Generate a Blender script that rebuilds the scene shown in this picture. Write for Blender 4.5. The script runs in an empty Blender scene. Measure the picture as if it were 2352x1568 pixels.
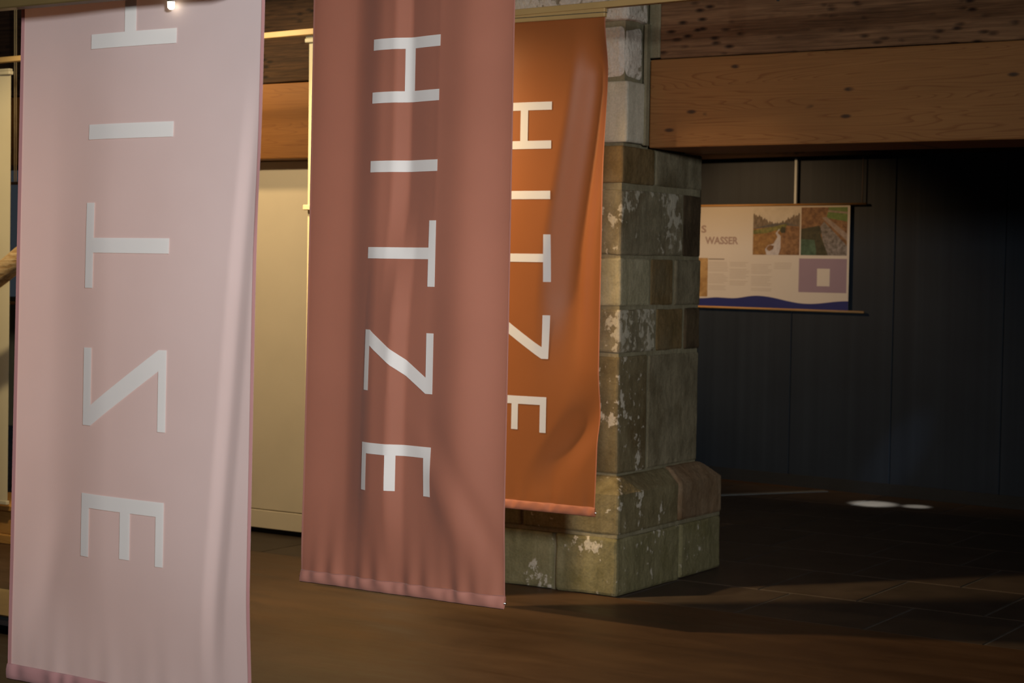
import bpy, bmesh, math, random
from mathutils import Vector, Matrix
random.seed(7)
scene = bpy.context.scene
COL = scene.collection

# ------------------------------------------------------------------ camera
FPX, YAW, PITCH, ROLL, CAMZ = 4200.0, 0.572, 0.042, 0.016, 1.6
_F = Vector((-math.sin(YAW) * math.cos(PITCH), math.cos(YAW) * math.cos(PITCH), -math.sin(PITCH)))
_R0 = Vector((math.cos(YAW), math.sin(YAW), 0))
_U0 = _R0.cross(_F)
_R = _R0 * math.cos(ROLL) + _U0 * math.sin(ROLL)
_U = _R.cross(_F)
cd = bpy.data.cameras.new('camera')
cd.sensor_width = 36.0
cd.lens = FPX / 2352.0 * 36.0
cd.clip_start = 0.05
cd.clip_end = 100
cd.dof.use_dof = True
cd.dof.focus_distance = 5.6
cd.dof.aperture_fstop = 7.1
cam = bpy.data.objects.new('camera', cd)
COL.objects.link(cam)
m = Matrix.Identity(4)
for i in range(3):
    m[i][0] = _R[i]; m[i][1] = _U[i]; m[i][2] = -_F[i]
m[0][3], m[1][3], m[2][3] = 0, 0, CAMZ
cam.matrix_world = m
scene.camera = cam

# ------------------------------------------------------------------ world, lights, exposure
w = bpy.data.worlds.new('world'); scene.world = w
w.use_nodes = True
w.node_tree.nodes['Background'].inputs[0].default_value = (0.70, 0.84, 1.0, 1)
w.node_tree.nodes['Background'].inputs[1].default_value = 0.03
scene.view_settings.view_transform = 'Standard'
scene.view_settings.look = 'None'
scene.view_settings.gamma = 1.0
scene.view_settings.exposure = 0.0
scene.view_settings.use_curve_mapping = False

def aim(o, target):
    d = Vector(target) - o.location
    o.rotation_euler = d.to_track_quat('-Z', 'Y').to_euler()

def light(name, kind, loc, target, power, color, **kw):
    l = bpy.data.lights.new(name, kind)
    l.energy = power; l.color = color
    for k, v in kw.items(): setattr(l, k, v)
    o = bpy.data.objects.new(name, l); COL.objects.link(o)
    o.location = loc
    if target: aim(o, target)
    return o

# daylight from the window behind the camera
light('window_daylight', 'AREA', (1.2, 0.2, 2.72), (-3.7, 5.0, 1.35), 53, (1.0, 0.985, 0.965), size=.5, size_y=.5, shape='RECTANGLE', spread=math.radians(66))
# warm gallery spots on the left side, in front of and behind the beam line; the last one is added
light('warm_spot', 'SPOT', (-7.25, 7.30, 2.98), (-6.2, 7.3, 0.6), 55, (1.0, 0.70, 0.34), spot_size=math.radians(165), spot_blend=0.5, shadow_soft_size=0.07)
light('warm_spot', 'SPOT', (-5.9, 6.0, 3.0), (-4.5, 7.05, 0.85), 350, (1.0, 0.66, 0.31), spot_size=math.radians(84), spot_blend=0.8, shadow_soft_size=0.07)
light('warm_spot', 'SPOT', (-6.4, 5.5, 3.05), (-6.7, 7.7, 1.3), 215, (1.0, 0.78, 0.47), spot_size=math.radians(96), spot_blend=0.4, shadow_soft_size=0.07)
light('warm_spot', 'SPOT', (-7.4, 10.6, 2.95), (-5.9, 12.2, 1.55), 140, (1.0, 0.60, 0.29), spot_size=math.radians(54), spot_blend=0.8, shadow_soft_size=0.1)
light('warm_spot', 'SPOT', (-4.85, 4.75, 1.95), (-3.30, 3.28, 1.30), 95, (1.0, 0.66, 0.36), spot_size=math.radians(62), spot_blend=1.0, shadow_soft_size=0.12)  # added unseen spot, makes the warm glow through the pale banner
# narrow daylight shafts reaching the floor by the dark wall
light('sun_shaft', 'SPOT', (-4.30, 11.55, 3.1), (-4.66, 11.86, 0.0), 1800, (0.80, 0.92, 1.0), spot_size=math.radians(7.0), spot_blend=0.9, shadow_soft_size=0.02)
light('sun_shaft', 'SPOT', (-4.10, 11.6, 3.1), (-4.38, 11.92, 0.0), 1100, (0.80, 0.92, 1.0), spot_size=math.radians(4.2), spot_blend=0.8, shadow_soft_size=0.02)

light('sun_shaft', 'SPOT', (-2.6, 10.6, 3.3), (-4.72, 12.37, 0.24), 120, (0.62, 0.75, 1.0), spot_size=math.radians(6.0), spot_blend=1.0, shadow_soft_size=0.02)

# ------------------------------------------------------------------ helpers
def tag(o, label=None, cat=None, group=None, kind=None):
    if label: o['label'] = label
    if cat: o['category'] = cat
    if group: o['group'] = group
    if kind: o['kind'] = kind
    return o

def link(name, mesh, mat, parent=None):
    o = bpy.data.objects.new(name, mesh)
    COL.objects.link(o)
    if mat is not None and len(mesh.materials) == 0:
        for mm in (mat if isinstance(mat, (list, tuple)) else [mat]): mesh.materials.append(mm)
    if parent is not None:
        o.parent = parent
        o.matrix_parent_inverse = parent.matrix_basis.inverted()
    return o

def empty(name, loc=(0, 0, 0)):
    o = bpy.data.objects.new(name, None); COL.objects.link(o)
    o.location = loc
    o.empty_display_size = 0.1
    return o

def bm_obj(name, bm, mat, parent=None, smooth=False):
    bmesh.ops.recalc_face_normals(bm, faces=bm.faces)
    me = bpy.data.meshes.new(name); bm.to_mesh(me); bm.free()
    if smooth:
        for p in me.polygons: p.use_smooth = True
    return link(name, me, mat, parent)

def add_box(bm, x0, x1, y0, y1, z0, z1, bevel=0.0, seg=1):
    r = bmesh.ops.create_cube(bm, size=1.0)
    for v in r['verts']:
        v.co = Vector((x0 + (v.co.x + .5) * (x1 - x0), y0 + (v.co.y + .5) * (y1 - y0), z0 + (v.co.z + .5) * (z1 - z0)))
    if bevel > 0:
        ed = set()
        for v in r['verts']: ed.update(v.link_edges)
        bmesh.ops.bevel(bm, geom=list(ed), offset=bevel, segments=seg, affect='EDGES', profile=0.5)

def box(name, x0, x1, y0, y1, z0, z1, mat, parent=None, bevel=0.0, seg=1):
    bm = bmesh.new(); add_box(bm, x0, x1, y0, y1, z0, z1, bevel, seg)
    return bm_obj(name, bm, mat, parent)

def tube_mesh(bm, pts, radii, n=10, caps=True):
    rings = []
    for i, p in enumerate(pts):
        p = Vector(p)
        a = Vector(pts[max(i - 1, 0)]); b = Vector(pts[min(i + 1, len(pts) - 1)])
        t = (b - a).normalized()
        s = t.cross(Vector((0, 0, 1)))
        if s.length < 1e-3: s = Vector((1, 0, 0))
        s.normalize(); q = s.cross(t)
        r = radii[i] if isinstance(radii, (list, tuple)) else radii
        rings.append([bm.verts.new(p + (s * math.cos(2 * math.pi * k / n) + q * math.sin(2 * math.pi * k / n)) * r) for k in range(n)])
    for i in range(len(rings) - 1):
        for k in range(n):
            bm.faces.new((rings[i][k], rings[i][(k + 1) % n], rings[i + 1][(k + 1) % n], rings[i + 1][k]))
    if caps:
        bm.faces.new(rings[0]); bm.faces.new(rings[-1])

def tube(name, pts, radii, mat, parent=None, n=10):
    bm = bmesh.new(); tube_mesh(bm, pts, radii, n)
    return bm_obj(name, bm, mat, parent, smooth=True)

# ------------------------------------------------------------------ materials
class NT:
    def __init__(self, name):
        self.m = bpy.data.materials.new(name); self.m.use_nodes = True
        self.t = self.m.node_tree; self.n = self.t.nodes
        self.bsdf = self.n['Principled BSDF']; self.out = self.n['Material Output']
    def node(self, typ, **kw):
        nd = self.n.new(typ)
        for k, v in kw.items(): setattr(nd, k, v)
        return nd
    def l(self, a, b): self.t.links.new(a, b)
    def coords(self, scale=(1, 1, 1), kind='Object'):
        tc = self.node('ShaderNodeTexCoord'); mp = self.node('ShaderNodeMapping')
        mp.inputs['Scale'].default_value = scale
        self.l(tc.outputs[kind], mp.inputs['Vector'])
        return mp.outputs['Vector']
    def noise(self, vec, scale, detail=4, rough=.55, dist=0.0):
        nd = self.node('ShaderNodeTexNoise')
        nd.inputs['Scale'].default_value = scale; nd.inputs['Detail'].default_value = detail
        nd.inputs['Roughness'].default_value = rough; nd.inputs['Distortion'].default_value = dist
        self.l(vec, nd.inputs['Vector']); return nd.outputs['Fac']
    def voronoi(self, vec, scale, feature='F1'):
        nd = self.node('ShaderNodeTexVoronoi'); nd.feature = feature
        nd.inputs['Scale'].default_value = scale
        self.l(vec, nd.inputs['Vector']); return nd.outputs['Distance']
    def vor2(self, vec, sx, sz):
        sp = self.node('ShaderNodeSeparateXYZ'); self.l(vec, sp.inputs[0])
        cb = self.node('ShaderNodeCombineXYZ')
        for out, inp, k in (('X', 'X', sx), ('Z', 'Y', sz)):
            q = self.node('ShaderNodeMath', operation='MULTIPLY'); self.l(sp.outputs[out], q.inputs[0]); q.inputs[1].default_value = k; self.l(q.outputs[0], cb.inputs[inp])
        nd = self.node('ShaderNodeTexVoronoi'); nd.voronoi_dimensions = '2D'; nd.inputs['Scale'].default_value = 1.0
        self.l(cb.outputs[0], nd.inputs['Vector']); return nd.outputs['Distance']
    def ramp(self, fac, stops, interp='LINEAR'):
        nd = self.node('ShaderNodeValToRGB'); cr = nd.color_ramp; cr.interpolation = interp
        while len(cr.elements) < len(stops): cr.elements.new(0.5)
        for e, (p, c) in zip(cr.elements, stops):
            e.position = p; e.color = (*c, 1) if len(c) == 3 else c
        self.l(fac, nd.inputs['Fac']); return nd.outputs['Color']
    def mix(self, a, b, fac, blend='MIX'):
        nd = self.node('ShaderNodeMix', data_type='RGBA', blend_type=blend)
        for s, v in ((nd.inputs['Factor'], fac), (nd.inputs['A'], a), (nd.inputs['B'], b)):
            if isinstance(v, (int, float)): s.default_value = v
            elif isinstance(v, tuple): s.default_value = (*v, 1)
            else: self.l(v, s)
        return nd.outputs['Result']
    def bump(self, h, strength=.3, dist=.01, prev=None):
        nd = self.node('ShaderNodeBump')
        nd.inputs['Strength'].default_value = strength; nd.inputs['Distance'].default_value = dist
        self.l(h, nd.inputs['Height'])
        if prev is not None: self.l(prev, nd.inputs['Normal'])
        return nd.outputs['Normal']
    def setc(self, c):
        if isinstance(c, tuple): self.bsdf.inputs['Base Color'].default_value = (*c, 1)
        else: self.l(c, self.bsdf.inputs['Base Color'])
    def seti(self, k, v):
        s = self.bsdf.inputs[k]
        if isinstance(v, (int, float)): s.default_value = v
        else: self.l(v, s)

def plain(name, c, rough=.6, var=.12, scale=6, metallic=0.0):
    t = NT(name); v = t.coords()
    n = t.noise(v, scale)
    t.setc(t.ramp(n, [(.3, tuple(x * (1 - var) for x in c)), (.7, tuple(min(1, x * (1 + var)) for x in c))]))
    t.seti('Roughness', rough); t.seti('Metallic', metallic)
    return t.m

def fabric(name, c, trans, tcol, rough=.55, spec=.25, weave=True):
    t = NT(name); v = t.coords()
    n = t.noise(v, 3.0, 3)
    col = t.ramp(n, [(.3, tuple(x * .96 for x in c)), (.7, tuple(min(1, x * 1.04) for x in c))])
    t.setc(col); t.seti('Roughness', rough); t.seti('Specular IOR Level', spec)
    t.seti('Sheen Weight', .15)
    if weave:
        wv = t.noise(t.coords((1, 1, .2)), 900, 1)
        t.l(t.bump(wv, .08, .0006), t.bsdf.inputs['Normal'])
    tr = t.node('ShaderNodeBsdfTranslucent'); tr.inputs['Color'].default_value = (*tcol, 1)
    mx = t.node('ShaderNodeMixShader'); mx.inputs[0].default_value = trans
    t.l(t.bsdf.outputs[0], mx.inputs[1]); t.l(tr.outputs[0], mx.inputs[2]); t.l(mx.outputs[0], t.out.inputs['Surface'])
    return t.m

def pine(name, base, dark, knot, seed=0.0, knots=True, lam=True):
    t = NT(name)
    tc = t.node('ShaderNodeTexCoord'); mp = t.node('ShaderNodeMapping')
    mp.inputs['Location'].default_value = (seed, seed * .7, seed * .3)
    t.l(tc.outputs['Object'], mp.inputs['Vector']); v0 = mp.outputs['Vector']
    def sc(s):
        q = t.node('ShaderNodeMapping'); q.inputs['Scale'].default_value = s; t.l(v0, q.inputs['Vector']); return q.outputs['Vector']
    big = t.noise(sc((.5, 2, 2.2)), 1.6, 3)
    # flame-like grain: iso-lines of a stretched noise field
    fld = t.noise(sc((.24, 3.0, 4.6)), 2.0, 2, .4, .25)
    mul = t.node('ShaderNodeMath', operation='MULTIPLY'); t.l(fld, mul.inputs[0]); mul.inputs[1].default_value = 34
    fr = t.node('ShaderNodeMath', operation='FRACT'); t.l(mul.outputs[0], fr.inputs[0])
    rings = t.ramp(fr.outputs[0], [(0, (0, 0, 0)), (.70, (.06, .06, .06)), (.93, (.8, .8, .8)), (1, (0, 0, 0))])
    fine = t.noise(sc((1.5, 60, 60)), 2.0, 4)
    c = t.ramp(big, [(.25, tuple(x * .85 for x in base)), (.75, tuple(x * 1.12 for x in base))])
    rm = t.node('ShaderNodeMath', operation='MULTIPLY'); t.l(rings, rm.inputs[0]); rm.inputs[1].default_value = .7
    c = t.mix(c, dark, rm.outputs[0])
    c = t.mix(c, t.ramp(fine, [(.3, (.78, .76, .72)), (.7, (1, 1, 1))]), .6, 'MULTIPLY')
    if knots:
        kv = t.vor2(v0, 2.6, 7.0)
        kd = t.ramp(kv, [(.0, (1, 1, 1)), (.045, (.9, .9, .9)), (.085, (0, 0, 0))])
        km = t.noise(sc((1.0, 1.0, 2.0)), 1.7, 1)
        k2 = t.node('ShaderNodeMath', operation='MULTIPLY'); t.l(kd, k2.inputs[0])
        t.l(t.ramp(km, [(.46, (0, 0, 0)), (.5, (1, 1, 1))]), k2.inputs[1])
        c = t.mix(c, knot, k2.outputs[0])
    t.setc(c); t.seti('Roughness', .6); t.seti('Specular IOR Level', .3)
    t.l(t.bump(fine, .15, .002), t.bsdf.inputs['Normal'])
    return t.m

def oldwood(name, a, b, spot):
    t = NT(name)
    g = t.noise(t.coords((1.6, 40, 40)), 2.0, 5, .62, .5)
    big = t.noise(t.coords((.8, 2, 2.5)), 1.8, 4)
    c = t.mix(t.ramp(g, [(.3, a), (.68, b)]), t.ramp(big, [(.3, (.45, .42, .4)), (.65, (1.1, 1.05, 1.0))]), .8, 'MULTIPLY')
    sp = t.vor2(t.coords(), 9.0, 24.0)
    s2 = t.noise(t.coords((1, 1, 1)), 3.5, 3)
    k = t.node('ShaderNodeMath', operation='MULTIPLY')
    t.l(t.ramp(sp, [(.08, (1, 1, 1)), (.30, (0, 0, 0))]), k.inputs[0]); t.l(t.ramp(s2, [(.47, (0, 0, 0)), (.60, (1, 1, 1))]), k.inputs[1])
    c = t.mix(c, spot, k.outputs[0])
    t.setc(c); t.seti('Roughness', .8); t.seti('Specular IOR Level', .2)
    nb = t.bump(g, .6, .01)
    iv = t.node('ShaderNodeMath', operation='SUBTRACT'); iv.inputs[0].default_value = 1; t.l(k.outputs[0], iv.inputs[1])
    t.l(t.bump(iv.outputs[0], .5, .01, nb), t.bsdf.inputs['Normal'])
    return t.m

def stone(name, a, b, white=.0, wcol=(.50, .46, .37), streak=.5, stain=(.09, .055, .02), stain_amt=.35, seed=0.0, pit=.5):
    t = NT(name)
    oi = t.node('ShaderNodeObjectInfo')
    tc = t.node('ShaderNodeTexCoord'); ad = t.node('ShaderNodeVectorMath', operation='ADD')
    rs = t.node('ShaderNodeMath', operation='MULTIPLY'); t.l(oi.outputs['Random'], rs.inputs[0]); rs.inputs[1].default_value = 37.0
    t.l(tc.outputs['Object'], ad.inputs[0]); t.l(rs.outputs[0], ad.inputs[1]); v = ad.outputs[0]
    def sc(s):
        q = t.node('ShaderNodeMapping'); q.inputs['Scale'].default_value = s; t.l(v, q.inputs['Vector']); return q.outputs['Vector']
    n1 = t.noise(sc((1, 1, 1)), 7, 6, .62)
    c = t.ramp(n1, [(.30, a), (.68, b)])
    st = t.noise(sc((9, 9, 1.1)), 2.2, 4, .6)
    c = t.mix(c, t.ramp(st, [(.3, (.55, .52, .46)), (.62, (1.05, 1.04, 1.0))]), streak, 'MULTIPLY')
    n2 = t.noise(sc((1, 1, .8)), 3.2, 5, .6)
    sm = t.node('ShaderNodeMath', operation='MULTIPLY'); t.l(t.ramp(n2, [(.52, (0, 0, 0)), (.66, (1, 1, 1))]), sm.inputs[0]); sm.inputs[1].default_value = stain_amt
    c = t.mix(c, stain, sm.outputs[0])
    n3 = t.noise(sc((1, 1, .8)), 26, 6, .62)
    if white > 0:
        cl = t.noise(sc((1, 1, .7)), 4.5, 3)
        sm2 = t.node('ShaderNodeMath', operation='MULTIPLY_ADD'); t.l(cl, sm2.inputs[0]); sm2.inputs[1].default_value = .9; t.l(n3, sm2.inputs[2])
        lo = (1.14 - white * .55) 
        ml = t.node('ShaderNodeMath', operation='MULTIPLY'); t.l(sm2.outputs[0], ml.inputs[0]); ml.inputs[1].default_value = .5
        c = t.mix(c, wcol, t.ramp(ml.outputs[0], [(lo * .5, (0, 0, 0)), (lo * .5 + .022, (1, 1, 1))]))
    gr = t.noise(sc((1, 1, 1)), 90, 3)
    c = t.mix(c, t.ramp(gr, [(.3, (.8, .8, .8)), (.7, (1.1, 1.1, 1.1))]), .7, 'MULTIPLY')
    t.setc(c); t.seti('Roughness', .92); t.seti('Specular IOR Level', .15)
    nb = t.bump(n3, pit, .02)
    t.l(t.bump(gr, .35, .003, nb), t.bsdf.inputs['Normal'])
    return t.m

M = {}
M['back_cloth'] = fabric('back_cloth', (.76, .66, .67), .42, (.85, .56, .53))
M['rose_cloth'] = fabric('rose_cloth', (.43, .180, .122), .30, (.62, .18, .11), rough=.45, spec=.35)
M['orange_cloth'] = fabric('orange_cloth', (.47, .158, .046), .40, (.75, .22, .04), rough=.45, spec=.35)
M['rose_hem'] = fabric('rose_hem', (.45, .20, .155), .15, (.5, .15, .12))
M['pink_hem'] = fabric('pink_hem', (.52, .27, .27), .15, (.5, .15, .12))
M['orange_hem'] = fabric('orange_hem', (.55, .20, .11), .15, (.5, .15, .06))
M['print_white'] = fabric('print_white', (.86, .86, .84), .22, (.8, .7, .65), weave=False)
M['cream_cloth'] = fabric('cream_cloth', (.66, .60, .42), .25, (.6, .5, .3))
M['lath'] = plain('lath', (.55, .36, .14), .5, .1, 4)
M['dowel'] = plain('dowel', (.62, .34, .11), .45, .1, 8)
M['metal'] = plain('metal', (.55, .55, .53), .3, .05, 8, 1.0)
M['dark_metal'] = plain('dark_metal', (.04, .04, .04), .5, .1)
M['pine'] = pine('pine', (.27, .130, .043), (.15, .050, .013), (.05, .028, .016), 3.1)
M['pine_left'] = pine('pine_left', (.185, .076, .018), (.125, .042, .009), (.06, .03, .012), 9.4)
M['old'] = oldwood('old', (.115, .062, .032), (.27, .155, .08), (.03, .016, .010))
M['old_dark'] = oldwood('old_dark', (.020, .012, .008), (.075, .040, .020), (.012, .008, .006))
M['mortar'] = stone('mortar', (.19, .17, .105), (.27, .245, .16), 0, streak=.3, stain_amt=.15, pit=.35)
M['st_grey'] = stone('st_grey', (.150, .128, .080), (.255, .225, .148), 0, stain=(.07, .05, .02), stain_amt=.5)
M['st_grey_white'] = stone('st_grey_white', (.125, .098, .050), (.21, .175, .10), .08, stain_amt=.6)
M['st_speck'] = stone('st_speck', (.15, .13, .08), (.25, .22, .145), .26, wcol=(.42, .39, .30), stain_amt=.4)
M['st_cream'] = stone('st_cream', (.28, .26, .16), (.38, .35, .235), 0, streak=.35, stain_amt=.2, stain=(.16, .13, .07))
M['st_white'] = stone('st_white', (.44, .42, .33), (.56, .54, .44), 0, streak=.25, stain_amt=.12, stain=(.2, .18, .12), pit=.25)
M['st_rough'] = stone('st_rough', (.22, .19, .13), (.46, .43, .34), .55, wcol=(.62, .58, .50), streak=.3, stain_amt=.35, stain=(.15, .10, .05), pit=1.0)
M['st_brown'] = stone('st_brown', (.125, .085, .033), (.20, .140, .066), 0, stain=(.20, .18, .12), stain_amt=.25)
M['st_dark'] = stone('st_dark', (.055, .038, .022), (.11, .08, .045), 0, stain_amt=.5, stain=(.03, .02, .012))
M['st_base'] = stone('st_base', (.145, .12, .06), (.24, .205, .115), .09, stain=(.085, .06, .025), stain_amt=.55)
M['st_low'] = stone('st_low', (.16, .145, .07), (.25, .225, .125), .04, stain=(.12, .105, .03), stain_amt=.5)
M['st_rust'] = stone('st_rust', (.17, .105, .055), (.26, .19, .12), 0, stain=(.10, .06, .03), stain_amt=.4)
M['cream_wall'] = plain('cream_wall', (.62, .54, .42), .7, .05, 2)
M['black'] = plain('black', (.012, .013, .015), .6, .1)
M['paper'] = plain('paper', (.74, .70, .63), .7, .03, 2)
M['ceiling'] = oldwood('ceiling_wood', (.03, .018, .010), (.08, .045, .022), (.012, .008, .006))

def wall_paint():
    t = NT('wall_paint')
    s = t.noise(t.coords((7, 1, .06)), 1.6, 3)
    n = t.noise(t.coords(), 2, 4)
    c = t.mix(t.ramp(s, [(.3, (.0180, .0270, .0390)), (.7, (.0260, .0380, .0530))]), t.ramp(n, [(.3, (.85, .85, .85)), (.7, (1.1, 1.1, 1.1))]), .8, 'MULTIPLY')
    t.setc(c); t.seti('Roughness', .55); t.seti('Specular IOR Level', .3)
    t.l(t.bump(s, .2, .01), t.bsdf.inputs['Normal'])
    return t.m
M['wall'] = wall_paint()
M['skirting'] = plain('skirting', (.022, .025, .026), .5, .1)

def screed():
    t = NT('screed')
    v = t.coords((1, 1, 1))
    a = t.noise(v, 1.3, 5, .6, 1.2); b = t.noise(t.coords((.5, 2.5, 1)), 2.6, 5, .6, .8)
    c = t.mix(t.ramp(a, [(.3, (.050, .0255, .0115)), (.7, (.076, .041, .018))]), t.ramp(b, [(.35, (.72, .70, .68)), (.65, (1.1, 1.1, 1.1))]), .7, 'MULTIPLY')
    cr = t.voronoi(t.coords((.7, 1.1, 1)), .9, 'DISTANCE_TO_EDGE')
    t.setc(c); t.seti('Roughness', t.ramp(b, [(.3, (.42,) * 3), (.7, (.6,) * 3)])); t.seti('Specular IOR Level', .3)
    t.l(t.bump(b, .05, .004), t.bsdf.inputs['Normal'])
    return t.m
M['screed'] = screed()
def flag():
    t = NT('flagstone')
    oi = t.node('ShaderNodeObjectInfo')
    n = t.noise(t.coords((1, 1, 1)), 5, 6, .6)
    c = t.mix(t.ramp(n, [(.3, (.040, .029, .020)), (.7, (.062, .046, .033))]), t.ramp(oi.outputs['Random'], [(0, (.8, .8, .8)), (1, (1.15, 1.12, 1.1))]), .8, 'MULTIPLY')
    t.setc(c); t.seti('Roughness', .6); t.seti('Specular IOR Level', .25)
    t.l(t.bump(n, .15, .006), t.bsdf.inputs['Normal'])
    return t.m
M['flag'] = flag()
M['joint'] = plain('joint', (.066, .060, .052), .9, .2, 10)

# ------------------------------------------------------------------ floor
FX0, FX1, FY0, FY1 = -15.0, 6.0, -6.0, 13.2
SX0, SX1, SY0, SY1 = -7.2, 0.9, 7.665, 12.36      # flagstone field
bm = bmesh.new()
add_box(bm, FX0, FX1, FY0, SY0, -.12, 0)
add_box(bm, FX0, SX0, SY0, FY1, -.12, 0)
add_box(bm, SX1, FX1, SY0, FY1, -.12, 0)
add_box(bm, SX0, SX1, SY1, FY1, -.12, 0)
floor = bm_obj('floor', bm, M['screed']); tag(floor, 'dark brown polished screed floor', kind='structure')
box('mortar_bed', SX0, SX1, SY0, SY1, -.12, -.004, M['joint'], floor)
rows = [7.665, 8.31, 9.01, 9.66, 10.33, 11.0, 11.68, 12.36]
offs = {0: -3.05, 1: -3.34, 2: -3.67, 3: -3.30, 4: -3.6, 5: -3.2, 6: -3.5}
for r in range(len(rows) - 1):
    xs = [offs[r]]
    rr = random.Random(r)
    while xs[0] > SX0 + .3: xs.insert(0, xs[0] - rr.uniform(.5, .66))
    while xs[-1] < SX1 - .3: xs.append(xs[-1] + (.54 if len(xs) < 3 else rr.uniform(.5, .66)))
    xs[0] = SX0; xs[-1] = SX1
    for a, b in zip(xs[:-1], xs[1:]):
        if b - a < .1: continue
        g = .006
        x0, x1, y0, y1 = a + g, b - g, rows[r] + g, rows[r + 1] - g
        bm = bmesh.new(); add_box(bm, x0, x1, y0, y1, -.05, 0.0 - rr.uniform(0, .0012), .003)
        bm_obj('flagstone', bm, M['flag'], floor)
strip = bmesh.new()
p, q = Vector((-5.72, 11.56)), Vector((-5.2, 12.3)); d = (q - p).normalized(); nrm = Vector((-d.y, d.x)) * .03
vs = [strip.verts.new((*(p + nrm), .0)), strip.verts.new((*(p - nrm), .0)), strip.verts.new((*(q - nrm), .0)), strip.verts.new((*(q + nrm), .0))]
f0 = strip.faces.new(vs); ex = bmesh.ops.extrude_face_region(strip, geom=[f0])
for v in [g for g in ex['geom'] if isinstance(g, bmesh.types.BMVert)]: v.co.z += .006
o = bm_obj('floor_strip', strip, plain('floor_strip', (.16, .17, .165), .5))  # thin raised pale grey strip on the floor
tag(o, 'thin pale grey strip lying on the dark stone floor behind the pillar', 'cable cover')

# ------------------------------------------------------------------ ceiling, back wall
ceil = box('ceiling', FX0, FX1, FY0, FY1, 3.5, 3.6, M['ceiling']); tag(ceil, 'dark timber ceiling', kind='structure')
ang = math.atan2(-.30, 2.42)
wall = empty('wall_back', (-5.572, 12.463, 0)); tag(wall, 'dark blue grey panelled wall', kind='structure')
wall.rotation_euler = (0, 0, ang)
bpy.context.view_layer.update()
def wchild(name, x0, x1, y0, y1, z0, z1, mat, parent=wall, bevel=0):
    bm = bmesh.new(); add_box(bm, x0, x1, y0, y1, z0, z1, bevel)
    bmesh.ops.recalc_face_normals(bm, faces=bm.faces)
    me = bpy.data.meshes.new(name); bm.to_mesh(me); bm.free()
    me.materials.append(mat)
    o = bpy.data.objects.new(name, me); COL.objects.link(o); o.parent = parent
    return o
for k in range(-6, 9):
    wchild('wall_panel', k * .832 + .003, (k + 1) * .832 - .003, 0, .06, 0.0, 3.5, M['wall'], bevel=.003)
wchild('backing', -6 * .832, 9 * .832, .03, .09, 0, 3.5, M['black'])
sk = wchild('baseboard_back', -6 * .832, 9 * .832, -.018, 0, 0.0, .085, M['skirting'])
sk.parent = None; sk.location = wall.location; sk.rotation_euler = wall.rotation_euler; tag(sk, 'dark grey skirting board', kind='structure')
wchild('lower_moulding', -6 * .832, 9 * .832, -.03, -.018, 0.0, .035, M['skirting'], sk)
hd = wchild('trim_1', -6 * .832, 9 * .832, -.10, -.002, 2.42, 2.60, M['old_dark'])
hd.parent = None; hd.location = wall.location; hd.rotation_euler = wall.rotation_euler; tag(hd, 'dark timber header along the top of the back wall', kind='structure')

# ------------------------------------------------------------------ stone pillar
SR, SF, SB, SL = -4.39, 7.79, 8.65, -5.36       # shaft: right X, front Y, back Y, left X
BR, BF, BB, BL = -4.31, 7.665, 8.785, -5.47     # base
pil = empty('stone_pillar', ((SL + SR) / 2, (SF + SB) / 2, 0))
tag(pil, 'weathered sandstone pillar on a chamfered block base, carrying the timber beams', 'pillar')
bpy.context.view_layer.update()
def rock(name, x0, x1, y0, y1, z0, z1, mat, jit=.004, bevel=.012, cuts=4, chamf=None, parent=pil, rnd=None):
    rnd = rnd or random.Random(int(abs(x0 * 977 + y0 * 613 + z0 * 331) * 100))
    bm = bmesh.new(); add_box(bm, x0, x1, y0, y1, z0, z1, bevel, 2)
    if chamf:
        dx, dy, zc = chamf
        bmesh.ops.bisect_plane(bm, geom=bm.verts[:] + bm.edges[:] + bm.faces[:], plane_co=(0, 0, zc), plane_no=(0, 0, 1))
        for v in bm.verts:
            if v.co.z > zc:
                t = (v.co.z - zc) / (z1 - zc)
                lx, ly = dx * t, dy * t
                if v.co.x > BR - .05: v.co.x -= lx
                if v.co.y < BF + .05: v.co.y += ly
                if v.co.y > BB - .05: v.co.y -= ly
    if cuts:
        bmesh.ops.subdivide_edges(bm, edges=[e for e in bm.edges if e.calc_length() > .06], cuts=cuts, use_grid_fill=True)
    from mathutils import noise
    sd = Vector((rnd.uniform(0, 50), rnd.uniform(0, 50), rnd.uniform(0, 50)))
    for v in bm.verts:
        nv = noise.noise_vector(v.co * 6 + sd) * jit + noise.noise_vector(v.co * 22 + sd) * jit * .5
        v.co += nv
    return bm_obj(name, bm, mat, pil if parent is None else parent, smooth=False)
J = .008
def course(z0, z1, ys, xs, mats, fm, jit=.004, names='stone_block'):
    """ys: joints on the right face from front to back, xs: left limit of the corner stone"""
    for i in range(len(ys) - 1):
        x0 = xs if i == 0 else SR - .30
        rock(names, x0 + J, SR + (.0 if i % 2 == 0 else -.004), ys[i] + (0 if i == 0 else J), ys[i + 1] - (0 if i == len(ys) - 2 else J), z0, z1, mats[i], jit)
    rock(names, SL, xs - J, SF, SF + .35, z0, z1, fm, jit)
box('mortar_core', SL + .01, SR - .0095, SF + .0095, SB - .0095, .02, 2.186, M['mortar'], pil)
box('mortar_core', SL + .01, SR - .032, SF + .058, 8.50, 2.186, 3.49, M['mortar'], pil)
course(2.005, 2.188, [SF, 8.13, SB], -4.78, [M['st_brown'], M['st_grey']], M['st_grey'])
course(1.655, 1.975, [SF, 8.44, SB], -4.70, [M['st_speck'], M['st_dark']], M['st_grey'])
course(1.405, 1.640, [SF, 7.80 + .30, 8.356, SB], -4.60, [M['st_cream'], M['st_brown'], M['st_grey']], M['st_grey'])
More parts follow.
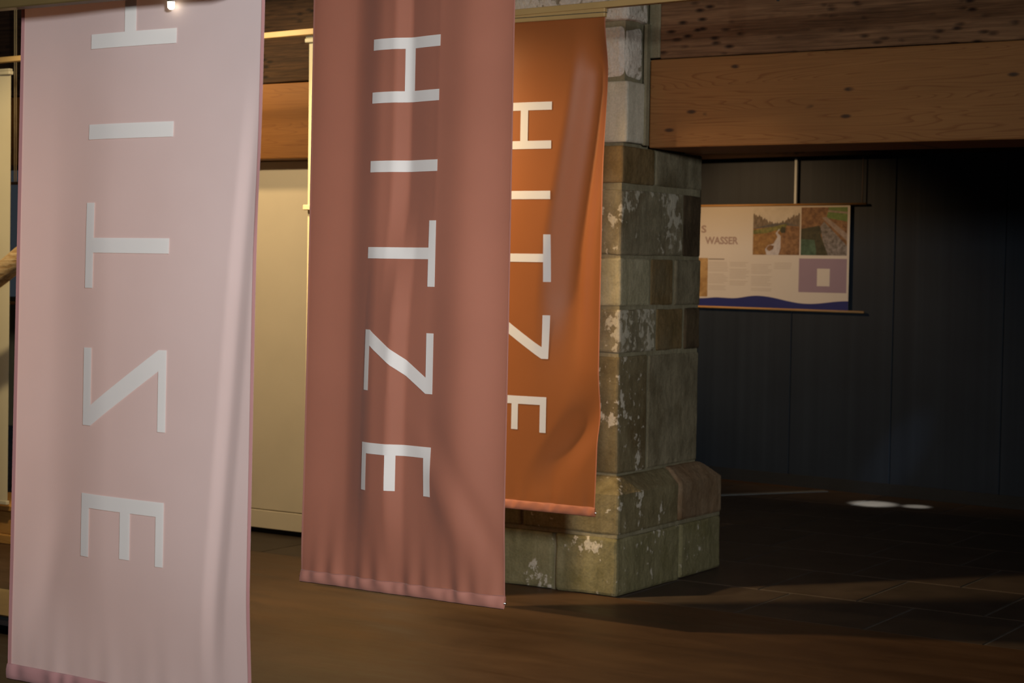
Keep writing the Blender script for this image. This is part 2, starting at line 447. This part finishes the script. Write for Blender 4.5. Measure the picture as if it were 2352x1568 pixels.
course(1.175, 1.388, [SF, 8.168, 8.473, SB], -4.80, [M['st_speck'], M['st_brown'], M['st_dark']], M['st_brown'])
course(.580, 1.158, [SF, 8.093, SB], -4.85, [M['st_grey_white'], M['st_grey']], M['st_grey_white'])
# upper shaft between the beams
rock('stone_block', SL, SR - .004, SF + .04, 8.032, 2.205, 2.506, M['st_white'], .002)
rock('stone_block', SL, SR - .022, SF + .045, 8.02, 2.520, 2.780, M['st_rough'], .010, .03, 6)
rock('stone_block', SL, SR - .002, SF + .02, 8.03, 2.800, 3.2, M['st_rough'], .008, .02, 5)
rock('plaster', SR - .012, SR + .052, 8.048, 8.12, 2.635, 3.2, M['mortar'], .002, .008, 2)
box('mortar_fillet', SR - .012, SR + .006, 8.0, 8.04, 2.2, 2.80, M['mortar'], pil, .003)
# base: upper chamfered course and lower course
bm_core = box('base_core', BL + .02, BR - .02, BF + .02, BB - .02, 0.0, .48, M['mortar'], pil)
ch = (.075, .115, .495)
rock('base_stone', -4.86 + J, BR, BF, 8.30 - J, .300, .572, M['st_base'], .004, .012, 4, ch)
rock('base_stone', BR - .35, BR + .003, 8.30 + J, BB, .300, .578, M['st_rust'], .003, .016, 4, ch)
rock('base_stone', BL, -4.86 - J, BF, BF + .4, .300, .572, M['st_base'], .004, .012, 4, ch)
rock('base_stone', -4.67 + J, BR, BF - .004, 8.32 - J, .0, .285, M['st_low'], .005, .016, 4)
rock('base_stone', BR - .35, BR, 8.32 + J, BB, .0, .285, M['st_low'], .005, .016, 4)
rock('base_stone', BL, -4.67 - J, BF - .002, BF + .4, .0, .285, M['st_low'], .005, .016, 4)
# fillet of mortar along the course joint
box('mortar_fillet', BL, BR - .006, BF + .006, BB - .006, .282, .304, M['mortar'], pil, .003)

# ------------------------------------------------------------------ beams
def beam(name, x0, x1, y0, y1, z0, z1, mat, label, jit=.0):
    bm = bmesh.new(); add_box(bm, x0, x1, y0, y1, z0, z1, .008, 2)
    if jit:
        from mathutils import noise
        bmesh.ops.subdivide_edges(bm, edges=[e for e in bm.edges if abs((e.verts[0].co - e.verts[1].co).x) > .5], cuts=40, use_grid_fill=True)
        for v in bm.verts: v.co += noise.noise_vector(v.co * 2.5) * jit
    o = bm_obj(name, bm, mat); tag(o, label, 'beam'); return o
beam('timber_beam', SR + .004, 5.9, 8.04, 8.55, 2.19, 2.627, M['pine'], 'new pine beam with knots resting on the stone pillar, above the dark wall')
beam('timber_beam', FX0 + .2, SL - .004, 8.04, 8.55, 2.178, 2.606, M['pine_left'], 'new pine beam in warm light above the cream partition')
beam('aged_beam', SR + .05, 5.9, 8.05, 8.6, 2.632, 3.2, M['old'], 'old weathered brown beam full of dark holes, lying on the right pine beam', .006)
beam('aged_beam', FX0 + .2, SL - .004, 8.05, 8.6, 2.612, 3.3, M['old_dark'], 'old blackened beam lying on the pine beam above the cream partition', .008)

# cream partition below the left beam
part = empty('wall_left', (-6.8, 8.2, 0)); tag(part, 'cream partition wall below the timber beam', kind='structure')
bpy.context.view_layer.update()
box('wall_panel', -8.15, SL - .12, 8.2, 8.32, .142, 2.176, M['cream_wall'], part, .003)
box('lower_panel', -8.15, SL - .12, 8.196, 8.32, .032, .138, M['cream_wall'], part, .003)
box('shadow_gap', -8.15, SL - .12, 8.235, 8.30, .0, .032, M['black'], part)  # black strip standing for the shade in the gap under the panel

# ------------------------------------------------------------------ hanging track
TY = 6.95
tr = empty('ceiling_track', (-5.6, TY, 2.75)); tag(tr, 'long wooden hanging track under the ceiling holding the orange banner', 'track')
bpy.context.view_layer.update()
def sloped_bar(name, x0, x1, zl, zr, h, y0, y1, mat, parent):
    bm = bmesh.new(); add_box(bm, x0, x1, y0, y1, 0, h, .002)
    for v in bm.verts:
        t = (v.co.x - x0) / (x1 - x0); v.co.z += zl + (zr - zl) * t
    return bm_obj(name, bm, mat, parent)
sloped_bar('rail', -8.6, -1.0, 2.648, 2.800 - .03, .028, TY - .02, TY + .02, M['lath'], tr)
for x in (-8.2, -6.0, -3.2, -1.4):
    tube('hanger_rod', [(x, TY, 2.70), (x, TY, 3.5)], .006, M['dark_metal'], tr, 8)

# ------------------------------------------------------------------ banners
LW = .034
def letters(c0, c1):
    """polygons (quads in a,z) for each letter; c0 = letter foot, c1 = letter head along the cloth width"""
    s = c1 - c0; n = abs(s); e = 1 if s > 0 else -1
    A = lambda t: c0 + t * s
    k = .031 / n
    L = {}
    mid0, mid1 = .455, .590
    L['H'] = [[(A(0), 2.326), (A(1), 2.326), (A(1), 2.290), (A(0), 2.290)], [(A(0), 2.154), (A(1), 2.154), (A(1), 2.118), (A(0), 2.118)],
              [(A(mid0), 2.290), (A(mid1), 2.290), (A(mid1), 2.154), (A(mid0), 2.154)]]
    L['I'] = [[(A(0), 1.931), (A(1), 1.931), (A(1), 1.894), (A(0), 1.894)]]
    L['T'] = [[(A(1 - k), 1.737), (A(1), 1.737), (A(1), 1.525), (A(1 - k), 1.525)], [(A(0), 1.650), (A(1 - k), 1.650), (A(1 - k), 1.613), (A(0), 1.613)]]
    kk = .026 / n
    z0, z1 = 1.181, 1.380
    L['Z'] = [[(A(0), z1), (A(kk), z1 - .0), (A(kk), z0), (A(0), z0)], [(A(1 - k), z1 - .004), (A(1), z1 - .004), (A(1), z0), (A(1 - k), z0)],
              [(A(kk), z1), (A(kk), z1 - .052), (A(1 - k), z0), (A(1 - k), z0 + .052)]]
    L['E'] = [[(A(0), 1.010), (A(1), 1.010), (A(1), .974), (A(0), .974)], [(A(0), .974), (A(kk), .974), (A(kk), .852), (A(0), .852)],
              [(A(.385), .974), (A(.505), .974), (A(.505), .858), (A(.385), .858)], [(A(1 - k), .974), (A(1), .974), (A(1), .850), (A(1 - k), .850)]]
    return L

class Banner:
    def __init__(self, Y0, zb, zt, left, right, fold):
        self.Y0, self.zb, self.zt, self.fold = Y0, zb, zt, fold
        self.left, self.right = left, right              # ((x at z=.5),(x at z=2.5))
    def ed(self, e, z): return e[0] + (e[1] - e[0]) * (z - .5) / 2.0
    def P(self, a, z, off=0.0):
        """a = distance from the left edge in metres (nominal width .82)"""
        l, r = self.ed(self.left, z), self.ed(self.right, z)
        return Vector((l + (r - l) * a / .82, self.Y0 + self.fold(a, z) + off, z))
    def patch(self, quads, off, step=.012):
        bm = bmesh.new()
        for q in quads:
            n = max(1, int(max(math.dist(q[0], q[1]), math.dist(q[3], q[2])) / step))
            k = max(1, int(max(math.dist(q[0], q[3]), math.dist(q[1], q[2])) / step))
            g = [[None] * (k + 1) for _ in range(n + 1)]
            for i in range(n + 1):
                for j in range(k + 1):
                    s, t = i / n, j / k
                    a = (q[0][0] * (1 - s) + q[1][0] * s) * (1 - t) + (q[3][0] * (1 - s) + q[2][0] * s) * t
                    z = (q[0][1] * (1 - s) + q[1][1] * s) * (1 - t) + (q[3][1] * (1 - s) + q[2][1] * s) * t
                    g[i][j] = bm.verts.new(self.P(a, z, off))
            for i in range(n):
                for j in range(k): bm.faces.new((g[i][j], g[i + 1][j], g[i + 1][j + 1], g[i][j + 1]))
        return bm
    def sheet(self, a0, a1, z0, z1, nx, nz, off=0.0):
        bm = bmesh.new()
        g = [[bm.verts.new(self.P(a0 + (a1 - a0) * i / nx, z0 + (z1 - z0) * j / nz, off)) for j in range(nz + 1)] for i in range(nx + 1)]
        for i in range(nx):
            for j in range(nz): bm.faces.new((g[i][j], g[i + 1][j], g[i + 1][j + 1], g[i][j + 1]))
        return bm

def make_banner(b, name, label, cloth, hem, c0, c1, hemw, letter_off=-.0022, side_hem=True, hem_h=.042, clamp=True):
    root = empty(name, (b.ed(b.left, b.zb) + .41, b.Y0, b.zb)); tag(root, label, 'banner', 'hanging lettered banners')
    bpy.context.view_layer.update()
    bm_obj('cloth', b.sheet(0, .82, b.zb, b.zt, 110, 210), cloth, root, True)
    for ch_, polys in letters(c0, c1).items():
        o = bm_obj('letter', b.patch(polys, letter_off), M['print_white'], root, True); o['label'] = 'white printed letter ' + ch_
    if side_hem:
        bm_obj('side_hem', b.sheet(-.001, hemw, b.zb + hem_h, b.zt, 2, 200, -.0016), hem, root, True)
        bm_obj('side_hem', b.sheet(.82 - hemw * .75, .821, b.zb + hem_h, b.zt, 2, 200, -.0016), hem, root, True)
    # rod pocket along the foot: a closed sleeve around the rod
    bm = bmesh.new(); nx = 110; rings = []
    for i in range(nx + 1):
        a = -.002 + .824 * i / nx; ring = []
        for k in range(10):
            th = 2 * math.pi * k / 10
            zz = b.zb + hem_h * .5 + math.cos(th) * hem_h * .5
            rip = .0022 * math.sin(a * 95 + 1.3 * math.sin(a * 31)) * (.4 + .6 * (1 + math.cos(th)) / 2)
            p = b.P(a, zz); p.y += math.sin(th) * (.0055 + rip * 1.6) - .001
            ring.append(bm.verts.new(p))
        rings.append(ring)
    for i in range(nx):
        for k in range(10): bm.faces.new((rings[i][k], rings[i][(k + 1) % 10], rings[i + 1][(k + 1) % 10], rings[i + 1][k]))
    bm_obj('bottom_hem', bm, hem, root, True)
    zr = b.zb + hem_h * .45
    pL, pR = b.P(-.006, zr), b.P(.828, zr)
    tube('weight_rod', [b.P(-.006 + .834 * i / 40, zr) for i in range(41)], .003, M['metal'], root, 8)
    if clamp:
        box('hanging_rail', b.ed(b.left, b.zt) - .004, b.ed(b.right, b.zt) + .004, b.Y0 - .012, b.Y0 + .012, b.zt - .004, b.zt + .036, M['lath'], root, .003)
        box('rail_groove', b.ed(b.left, b.zt) - .005, b.ed(b.right, b.zt) + .005, b.Y0 - .0125, b.Y0 + .0125, b.zt + .014, b.zt + .017, M['dark_metal'], root)
    return root

def sm(x, a, b):
    t = min(1, max(0, (x - a) / (b - a))); return t * t * (3 - 2 * t)
def gauss(x, c, w): return math.exp(-((x - c) / w) ** 2)
def gather(a, z, zb, seed, amp=.006):
    d = z - zb - .04
    e = math.exp(-max(d, 0) / .075) * (1 if d > 0 else max(0, 1 + d / .04))
    return amp * e * (math.sin(a * 62 + seed) * .45 + math.sin(a * 97 + seed * 2.1) * .3 + math.sin(a * 31 + seed * .7) * .5)

def fold1(a, z):
    k = .15 + .85 * sm(z, .5, .85)
    g = -.020 * sm(a, .12, .36) * (1 - sm(z, 1.5, 2.2) * .7)
    g += .010 * math.sin(a * 7.5 + .6 * z) * .6
    cr = .70 + (z - .6) * .075                       # soft diagonal crease towards the right edge
    g += .007 * max(0, 1 - math.sqrt((a - cr) ** 2 + .006 ** 2) / .035) * (1 - sm(z, 1.75, 2.1))
    g += .005 * gauss(a, .06 + (z - .5) * .25, .05) * (1 - sm(z, .7, 1.1))
    return g * k + gather(a, z, .5, .4, .0015)
def fold2(a, z):
    # vertical waves at the left, then one sharp crease, a soft swell at the right
    g = .028 * sm(a, .0, .17) - .044 * sm(a, .16, .31)
    ac = .372 + .038 * sm(z, 1.1, 2.0)
    T = sm(z, 1.40, 1.85)
    def tent(l, r):
        d = a - ac
        d = math.sqrt(d * d + .005 ** 2) / (l if d < 0 else r)
        return max(0, 1 - d)
    g += .026 * T * tent(.055, .13) - .026 * (1 - T) * tent(.13, .055)
    g += -.022 * sm(a, .52, .66) + .028 * sm(a, .66, .82)
    g += .006 * math.sin(a * 16 + z * 1.3)
    dl = (a - .82) + (z - .62) * .55                 # diagonal pulls at the lower right corner
    g += .010 * gauss(dl, 0, .045) * (1 - sm(z, .75, 1.15)) - .008 * gauss(dl, -.10, .05) * (1 - sm(z, .8, 1.2))
    return g * (.12 + .88 * sm(z, .51, .90)) + gather(a, z, .515, 1.9, .009)
def fold3(a, z):
    g = 0
    c = .60 + .13 * sm(z, 1.4, 2.65)
    wv = .05 + .03 * (2.68 - z) / 1.5
    g += .066 * (sm(a, c - wv * 1.5, c + wv * .9) - sm(a, c + wv * .9, c + wv * 2.6)) * sm(z, .95, 1.5) * (1 - .4 * sm(z, 2.35, 2.68))
    c2 = .52 + .24 * sm(z, .55, 1.08)
    g += .040 * (sm(a, c2 - .10, c2 + .05) - sm(a, c2 + .05, c2 + .19)) * (1 - sm(z, .85, 1.15)) * sm(z, .5, .62)
    g += .012 * math.sin(a * 9 + 1.0)
    return g * (.12 + .88 * sm(z, .5, .85)) * (1 - .9 * sm(z, 2.45, 2.69)) + gather(a, z, .5, 3.3, .006)

b1 = Banner(3.28, .497, 2.62, (-3.663, -3.621), (-2.826, -2.806), fold1)
make_banner(b1, 'banner', 'pale pink white banner seen from behind, its lettering mirrored, with rose edges', M['back_cloth'], M['pink_hem'], .556, .264, .011)
b2 = Banner(4.80, .515, 2.62, (-3.929, -3.896), (-3.107, -3.089), fold2)
make_banner(b2, 'banner', 'dusty rose satin banner with white lettering and a sharp vertical crease', M['rose_cloth'], M['rose_hem'], .259, .545, .006)
b3 = Banner(TY, .494, 2.688, (-4.846, -4.839), (-4.026, -4.020), fold3)
make_banner(b3, 'banner', 'orange banner with white lettering hanging before the stone pillar', M['orange_cloth'], M['orange_hem'], .270, .560, .006)

# lath in front of the pale banner with an added glowing lamp
lath = empty('hanging_lath', (-3.2, 3.2, 2.3)); tag(lath, 'light wooden lath hanging across the top of the pale banner', 'lath')
bpy.context.view_layer.update()
box('board', -5.2, -2.85, 3.185, 3.225, 2.222, 2.34, plain('shaded_lath', (.14, .095, .035), .5), lath, .003)  # board colour darkened to stand for weak front light
for x in (-4.9, -2.95): tube('hanger_rod', [(x, 3.205, 2.34), (x, 3.205, 3.5)], .005, M['dark_metal'], lath, 8)
glint = empty('bright_spot', (-3.07, 3.255, 2.2)); tag(glint, 'small glowing lamp added as a bright spot before the pale banner', 'glint')
bpy.context.view_layer.update()
gl = NT('spot_glow'); gl.seti('Emission Strength', 6.0); gl.bsdf.inputs['Emission Color'].default_value = (1, .86, .62, 1); gl.setc((.9, .85, .7))
tube('glow_tip', [(-3.078, 3.252, 2.196), (-3.078, 3.252, 2.200), (-3.078, 3.252, 2.214)], [.004, .008, .009], gl.m, glint, 14)  # added glow standing for a small bright spot at the banner top
tube('metal_sleeve', [(-3.078, 3.252, 2.214), (-3.078, 3.252, 2.25)], [.010, .010], M['metal'], glint, 14)
box('bracket', -3.084, -3.072, 3.225, 3.243, 2.236, 2.244, M['metal'], glint)

# ------------------------------------------------------------------ cream hangings on the track
def hanging(x0, x1, zb, zt, label, joint=None, y=TY + .03):
    root = empty('fabric_hanging', ((x0 + x1) / 2, y, zb)); tag(root, label, 'hanging')
    bpy.context.view_layer.update()
    bm = bmesh.new(); nx, nz = 24, 30
    g = [[bm.verts.new((x0 + (x1 - x0) * i / nx, y + .008 * math.sin(i * .5 + j * .08), zb + (zt - zb) * j / nz)) for j in range(nz + 1)] for i in range(nx + 1)]
    for i in range(nx):
        for j in range(nz): bm.faces.new((g[i][j], g[i + 1][j], g[i + 1][j + 1], g[i][j + 1]))
    bm_obj('cloth', bm, M['cream_cloth'], root, True)
    box('hanging_rail', x0 - .012, x1 + .012, y - .016, y + .016, zt - .002, zt + .018, M['cream_cloth'], root, .003)
    box('hanging_rail', x0 - .008, x1 + .008, y - .013, y + .013, zt + .019, zt + .03, M['cream_cloth'], root, .002)
    if joint:
        box('joint_batten', x0 - .01, x1 + .01, y - .02, y + .016, joint, joint + .025, M['cream_cloth'], root, .003)
    box('bottom_batten', x0, x1, y - .012, y + .012, zb - .02, zb + .002, M['cream_cloth'], root, .003)
    return root
hanging(-5.699, -5.10, .23, 2.664, 'tall cream cloth hanging with a batten halfway, before the cream partition', 1.85)
hanging(-8.45, -7.80, .245, 2.600, 'long plain cream cloth hanging beside the driftwood branch')

# ------------------------------------------------------------------ posters on dowels
def font_mesh(text, size, bold=.0):
    cu = bpy.data.curves.new('t', 'FONT'); cu.body = text; cu.size = size; cu.offset = bold; cu.resolution_u = 3
    o = bpy.data.objects.new('t', cu); COL.objects.link(o)
    bpy.context.view_layer.update()
    me = bpy.data.meshes.new_from_object(o.evaluated_get(bpy.context.evaluated_depsgraph_get()))
    bpy.data.objects.remove(o); return me

PY = 12.10
pos = empty('poster', (-5.6, PY, 1.6)); tag(pos, 'printed landscape poster on two wooden dowels, with river photographs, hanging before the dark wall', 'poster', 'dowel posters')
bpy.context.view_layer.update()
ZT, ZB = 2.056, 1.312
PL, PR = -6.85, -4.985
box('paper', PL, PR, PY - .0006, PY + .0006, ZB, ZT, M['paper'], pos)
tube('dowel', [(PL - .13, PY, ZT), (-4.868, PY, ZT + .004)], .0085, M['dowel'], pos, 10)
tube('dowel', [(PL - .13, PY, ZB), (-4.868, PY, ZB - .004)], .0085, M['dowel'], pos, 10)
tube('cord', [(-4.898, PY, ZT), (-4.898, PY, 2.39)], .0035, plain('cord', (.24, .18, .14), .8), pos, 6)
tube('cord', [(PL - .1, PY, ZT), (PL - .1, PY, 2.39)], .0035, plain('cord', (.24, .18, .14), .8), pos, 6)
st = box('stripe', -5.411, -5.394, PY - .002, PY + .002, ZT, 2.39, plain('stripe', (.75, .84, .86), .5), pos); st['label'] = 'pale bluish strap'  # flat pale bluish stripe from the top dowel upwards
def flat(name, polys, mats, parent, off):
    """polys: list of (material index, [(x,z)...])"""
    bm = bmesh.new()
    for n, (mi, pts) in enumerate(polys):
        f = bm.faces.new([bm.verts.new((x, PY - .0008 - off - n * .00012, z)) for x, z in pts]); f.material_index = mi
    me = bpy.data.meshes.new(name); bm.normal_update(); bm.to_mesh(me); bm.free()
    for mm in mats: me.materials.append(mm)
    return link(name, me, None, parent)
def pm(name, a, b, sc=30, stretch=(1, 1, 1)):
    t = NT(name); n = t.noise(t.coords(stretch), sc, 5, .65)
    t.setc(t.ramp(n, [(.35, a), (.65, b)])); t.seti('Roughness', .6); return t.m
sky = pm('print_sky', (.62, .58, .50), (.74, .70, .62), 12)
trees = pm('print_trees', (.09, .065, .045), (.30, .24, .18), 40, (2.2, 1, .6))
ridge = pm('print_ridge', (.07, .075, .085), (.15, .14, .13), 30)
ochre = pm('print_ochre', (.20, .10, .03), (.42, .24, .08), 30)
green = pm('print_green', (.10, .12, .03), (.26, .25, .07), 30)
brown = pm('print_brown', (.15, .07, .03), (.36, .20, .09), 34)
water = pm('print_water', (.50, .48, .50), (.66, .64, .66), 30)
dkgreen = pm('print_deep', (.02, .025, .012), (.07, .07, .035), 30)
grass = pm('print_grass', (.10, .20, .05), (.20, .32, .08), 30)
pathm = pm('print_path', (.28, .22, .19), (.44, .36, .31), 40)
pond = pm('print_pond', (.03, .08, .05), (.10, .20, .13), 16)
gravel = pm('print_gravel', (.10, .09, .08), (.34, .32, .32), 40)
def R(x0, x1, z0, z1): return [(x0, z0), (x1, z0), (x1, z1), (x0, z1)]
x0, x1, z0, z1 = -5.727, -5.362, 1.700, 2.040
def N(u, v): return (x0 + (x1 - x0) * u, z0 + (z1 - z0) * v)
tl = [N(0, .55)] + [N(i / 48, .76 + .025 * math.sin(i * 2.3) + .02 * math.sin(i * 1.1) + .09 * math.cos(i / 48 * 2 * math.pi)) for i in range(49)] + [N(1, .55)]
river = [N(.30, 0), N(.27, .12), N(.33, .2), N(.45, .24), N(.53, .38), N(.49, .46), N(.56, .55), N(.58, .54), N(.53, .47), N(.60, .40), N(.60, .15), N(.56, 0)]
flat('photo_print', [(0, R(x0, x1, z0, z1)), (1, tl), (2, [N(0, .56), N(.4, .66), N(.75, .68), N(1, .6), N(1, .5), N(0, .5)]),
     (3, [N(0, 0), N(0, .55), N(.5, .6), N(1, .56), N(1, 0)]), (4, [N(0, .44), N(0, .52), N(.45, .60), N(.72, .66), N(.75, .5), N(.48, .52), N(.3, .46)]),
     (5, [N(.56, 0), N(.62, .45), N(.72, .62), N(1, .60), N(1, 0)]), (7, [N(.58, .5), N(.62, .46), N(.70, .47), N(.70, .58), N(.62, .6)]),
     (6, river), (5, [N(.30, .12), N(.36, .08), N(.44, .12), N(.46, .19), N(.38, .21), N(.32, .18)])],
     [sky, trees, ridge, ochre, green, brown, water, dkgreen], pos, 0)['label'] = 'colour photograph of a winding brook'
x0, x1, z0, z1 = -5.352, -5.003, 1.700, 2.040
flat('photo_print', [(0, R(x0, x1, z0, z1)), (1, [N(.55, .78), N(.6, 1), N(1, 1), N(1, .70)]), (2, [N(.45, .78), N(.55, .80), N(1, .45), N(1, .30)]),
     (2, [N(.58, .90), N(.58, .94), N(1, .90), N(1, .86)]),
     (3, [N(0, .55), N(.4, .62), N(.45, .5), N(.35, 0), N(0, 0)]), (4, [N(0, .34), N(.3, .32), N(.36, .0), N(0, 0)]),
     (5, [N(.42, .60), N(.5, .70), N(1, .2), N(1, 0), N(.6, 0), N(.48, .3)]), (3, [N(.36, .5), N(.44, .4), N(.6, .0), N(.34, 0)])],
     [brown, grass, pathm, dkgreen, pond, gravel], pos, 0)['label'] = 'colour photograph of a wooded stream bank'
x0, x1, z0, z1 = -6.5, -6.090, 1.386, 1.672
flat('photo_print', [(0, R(x0, x1, z0, z1))], [pm('print_map', (.30, .16, .05), (.55, .36, .15), 14)], pos, 0)['label'] = 'ochre picture strip'
flat('info_box', [(0, R(-5.362, -5.000, 1.437, 1.677))], [pm('print_lilac', (.34, .255, .34), (.36, .27, .36), 3)], pos, 0)['label'] = 'lilac box'
flat('info_card', [(0, R(-5.222, -5.126, 1.482, 1.606))], [M['paper']], pos, .0006)['label'] = 'blank white card'
WK = [(PL, 1.385), (-6.6, 1.360), (-6.14, 1.374), (-6.01, 1.383), (-5.89, 1.380), (-5.685, 1.403), (-5.29, 1.355), (PR, 1.381)]
def wave_z(x):
    for (xa, za), (xb, zb_) in zip(WK[:-1], WK[1:]):
        if x <= xb: return za + (zb_ - za) * (1 - math.cos(math.pi * (x - xa) / (xb - xa))) / 2
    return WK[-1][1]
wv = [(PL, ZB)] + [(PL + (PR - PL) * i / 80, wave_z(PL + (PR - PL) * i / 80)) for i in range(81)] + [(PR, ZB)]
flat('wave_band', [(0, wv)], [pm('print_blue', (.012, .022, .17), (.014, .026, .19), 3)], pos, 0)['label'] = 'deep blue wave band'
ink = plain('title_ink', (.40, .30, .27), .7, .04)
ink2 = plain('text_ink', (.50, .44, .38), .7, .04)
ink3 = plain('heading_ink', (.16, .12, .10), .7, .04)
def put_text(text, x, z, height, mat, width=None, name='title_text', bold=.012):
    me = font_mesh(text, 1.0, bold)
    xs = [v.co.x for v in me.vertices]; ys = [v.co.y for v in me.vertices]
    sy = height / (max(ys) - min(ys)); sx = sy if width is None else width / (max(xs) - min(xs))
    mx, my = min(xs), min(ys)
    for v in me.vertices: v.co = Vector((x + (v.co.x - mx) * sx, PY - .0012, z + (v.co.y - my) * sy))
    me.materials.clear()
    o = link(name, me, mat, pos); o['label'] = 'printed word ' + text; return o
put_text('WASSER', -6.117, 1.774, .056, ink, .272, bold=.03)
put_text('S', -6.150, 1.858, .056, ink, .042, bold=.03)
bm = bmesh.new(); rr = random.Random(5)
def bar(x0_, x1_, z, h):
    bm.faces.new([bm.verts.new((x, PY - .0010, zz)) for x, zz in ((x0_, z), (x1_, z), (x1_, z + h), (x0_, z + h))])
for ci, (cx, n) in enumerate(((-6.085, 17), (-5.91, 14), (-5.735, 17), (-5.555, 5))):
    for k in range(n):
        if (ci * 3 + k) % 7 == 6: continue
        bar(cx, cx + rr.uniform(.125, .165), 1.640 - k * .0125, .0028)
bm_obj('body_text', bm, ink2, pos)['kind'] = 'stuff'
bm = bmesh.new()
bar(-6.085, -5.955, 1.662, .006); bm_obj('heading_line', bm, ink3, pos)

# the poster hangs just before the wall and parallel to it
pos.location = (-5.6 * 1.0302, 12.1 * 1.0302, 1.6)
pos.rotation_euler = (0, 0, ang)
pos.scale = (1.0286 * 1.068, 1.0286, 1.0286)

# second poster, mostly hidden behind the pale banner
pos2 = empty('poster', (-7.9, 7.85, 1.3)); tag(pos2, 'poster on two wooden dowels hung by twin cords, mostly hidden behind the pale banner', 'poster', 'dowel posters')
bpy.context.view_layer.update()
box('paper', -8.60, -7.30, 7.8494, 7.8506, 1.315, 2.05, M['paper'], pos2)
tube('dowel', [(-8.755, 7.85, 2.052), (-7.15, 7.85, 2.052)], .0095, M['dowel'], pos2, 10)
tube('dowel', [(-8.80, 7.85, 1.313), (-7.15, 7.85, 1.313)], .0095, M['dowel'], pos2, 10)
cm = plain('bright_cord', (.80, .58, .26), .7)
for dx in (0, .016):
    tube('cord', [(-8.728 + dx, 7.85, 2.05), (-8.734 + dx, 7.85, 3.5)], .0028, cm, pos2, 6)
tube('cord', [(-7.2, 7.85, 2.05), (-7.2, 7.85, 3.5)], .0028, cm, pos2, 6)

# ------------------------------------------------------------------ things at the far left
br = empty('driftwood_branch', (-9.95, 6.62, 0)); tag(br, 'rough pale driftwood branch leaning in front of the cream hanging', 'branch')
bpy.context.view_layer.update()
pts = []; rad = []
for i in range(19):
    t = i / 18
    pts.append((-9.95 + 2.95 * t + .03 * math.sin(t * 9), 6.62 + .02 * math.sin(t * 7), .075 + 1.745 * t + .03 * math.sin(t * 6)))
    rad.append(.088 - .040 * t + .006 * math.sin(i * 2.1))
driftw = oldwood('driftwood', (.30, .17, .06), (.55, .42, .24), (.22, .12, .05))
tube('stem', pts, rad, driftw, br, 12)
tube('broken_twig', [pts[16], Vector(pts[16]) + Vector((.10, .05, .12)), Vector(pts[16]) + Vector((.14, .07, .24))], [.022, .016, .008], driftw, br, 10)

bn = empty('wooden_bench', (-8.0, 7.2, 0)); tag(bn, 'low orange wooden bench under the cream hanging', 'bench')
bpy.context.view_layer.update()
bw = pine('bench_wood', (.42, .22, .06), (.30, .13, .03), (.12, .06, .02), 5.5, False)
box('front_board', -9.2, -7.55, 7.03, 7.06, .05, .185, bw, bn, .004)
box('foot_rail', -9.2, -7.53, 7.00, 7.05, .0, .05, bw, bn, .004)
box('seat_board', -9.22, -7.53, 7.0, 7.42, .185, .215, bw, bn, .004)
box('end_board', -7.58, -7.55, 7.06, 7.40, .0, .185, bw, bn, .004)
box('end_board', -9.2, -9.17, 7.06, 7.40, .0, .185, bw, bn, .004)

pd = empty('display_platform', (-6.2, 5.6, 0)); tag(pd, 'low flat display platform with a tan top and pale blue grey edge boards', 'platform')
bpy.context.view_layer.update()
box('base', -7.2, -5.62, 5.38, 5.76, .0, .022, M['dark_metal'], pd)
box('edge_board', -7.2, -5.60, 5.365, 5.78, .022, .045, plain('edge_white', (.80, .84, .82), .5), pd, .002)
box('edge_board', -7.2, -5.60, 5.365, 5.78, .046, .060, plain('edge_blue', (.36, .52, .58), .5), pd, .002)
box('top_board', -7.21, -5.59, 5.36, 5.79, .061, .068, plain('platform_top', (.55, .44, .24), .6), pd, .002)

db = empty('display_board', (-10.7, 9.5, 0)); tag(db, 'olive grey display board on feet in the dark opening at the left', 'display board')
bpy.context.view_layer.update()
box('board', -11.3, -10.2, 9.5, 9.54, .33, 1.30, plain('olive_board', (.20, .18, .10), .6), db, .004)
for x in (-11.1, -10.4):
    box('post', x - .02, x + .02, 9.54, 9.58, .03, 1.30, M['dark_metal'], db, .003)
    box('foot', x - .03, x + .03, 9.40, 9.70, .0, .03, M['dark_metal'], db, .003)
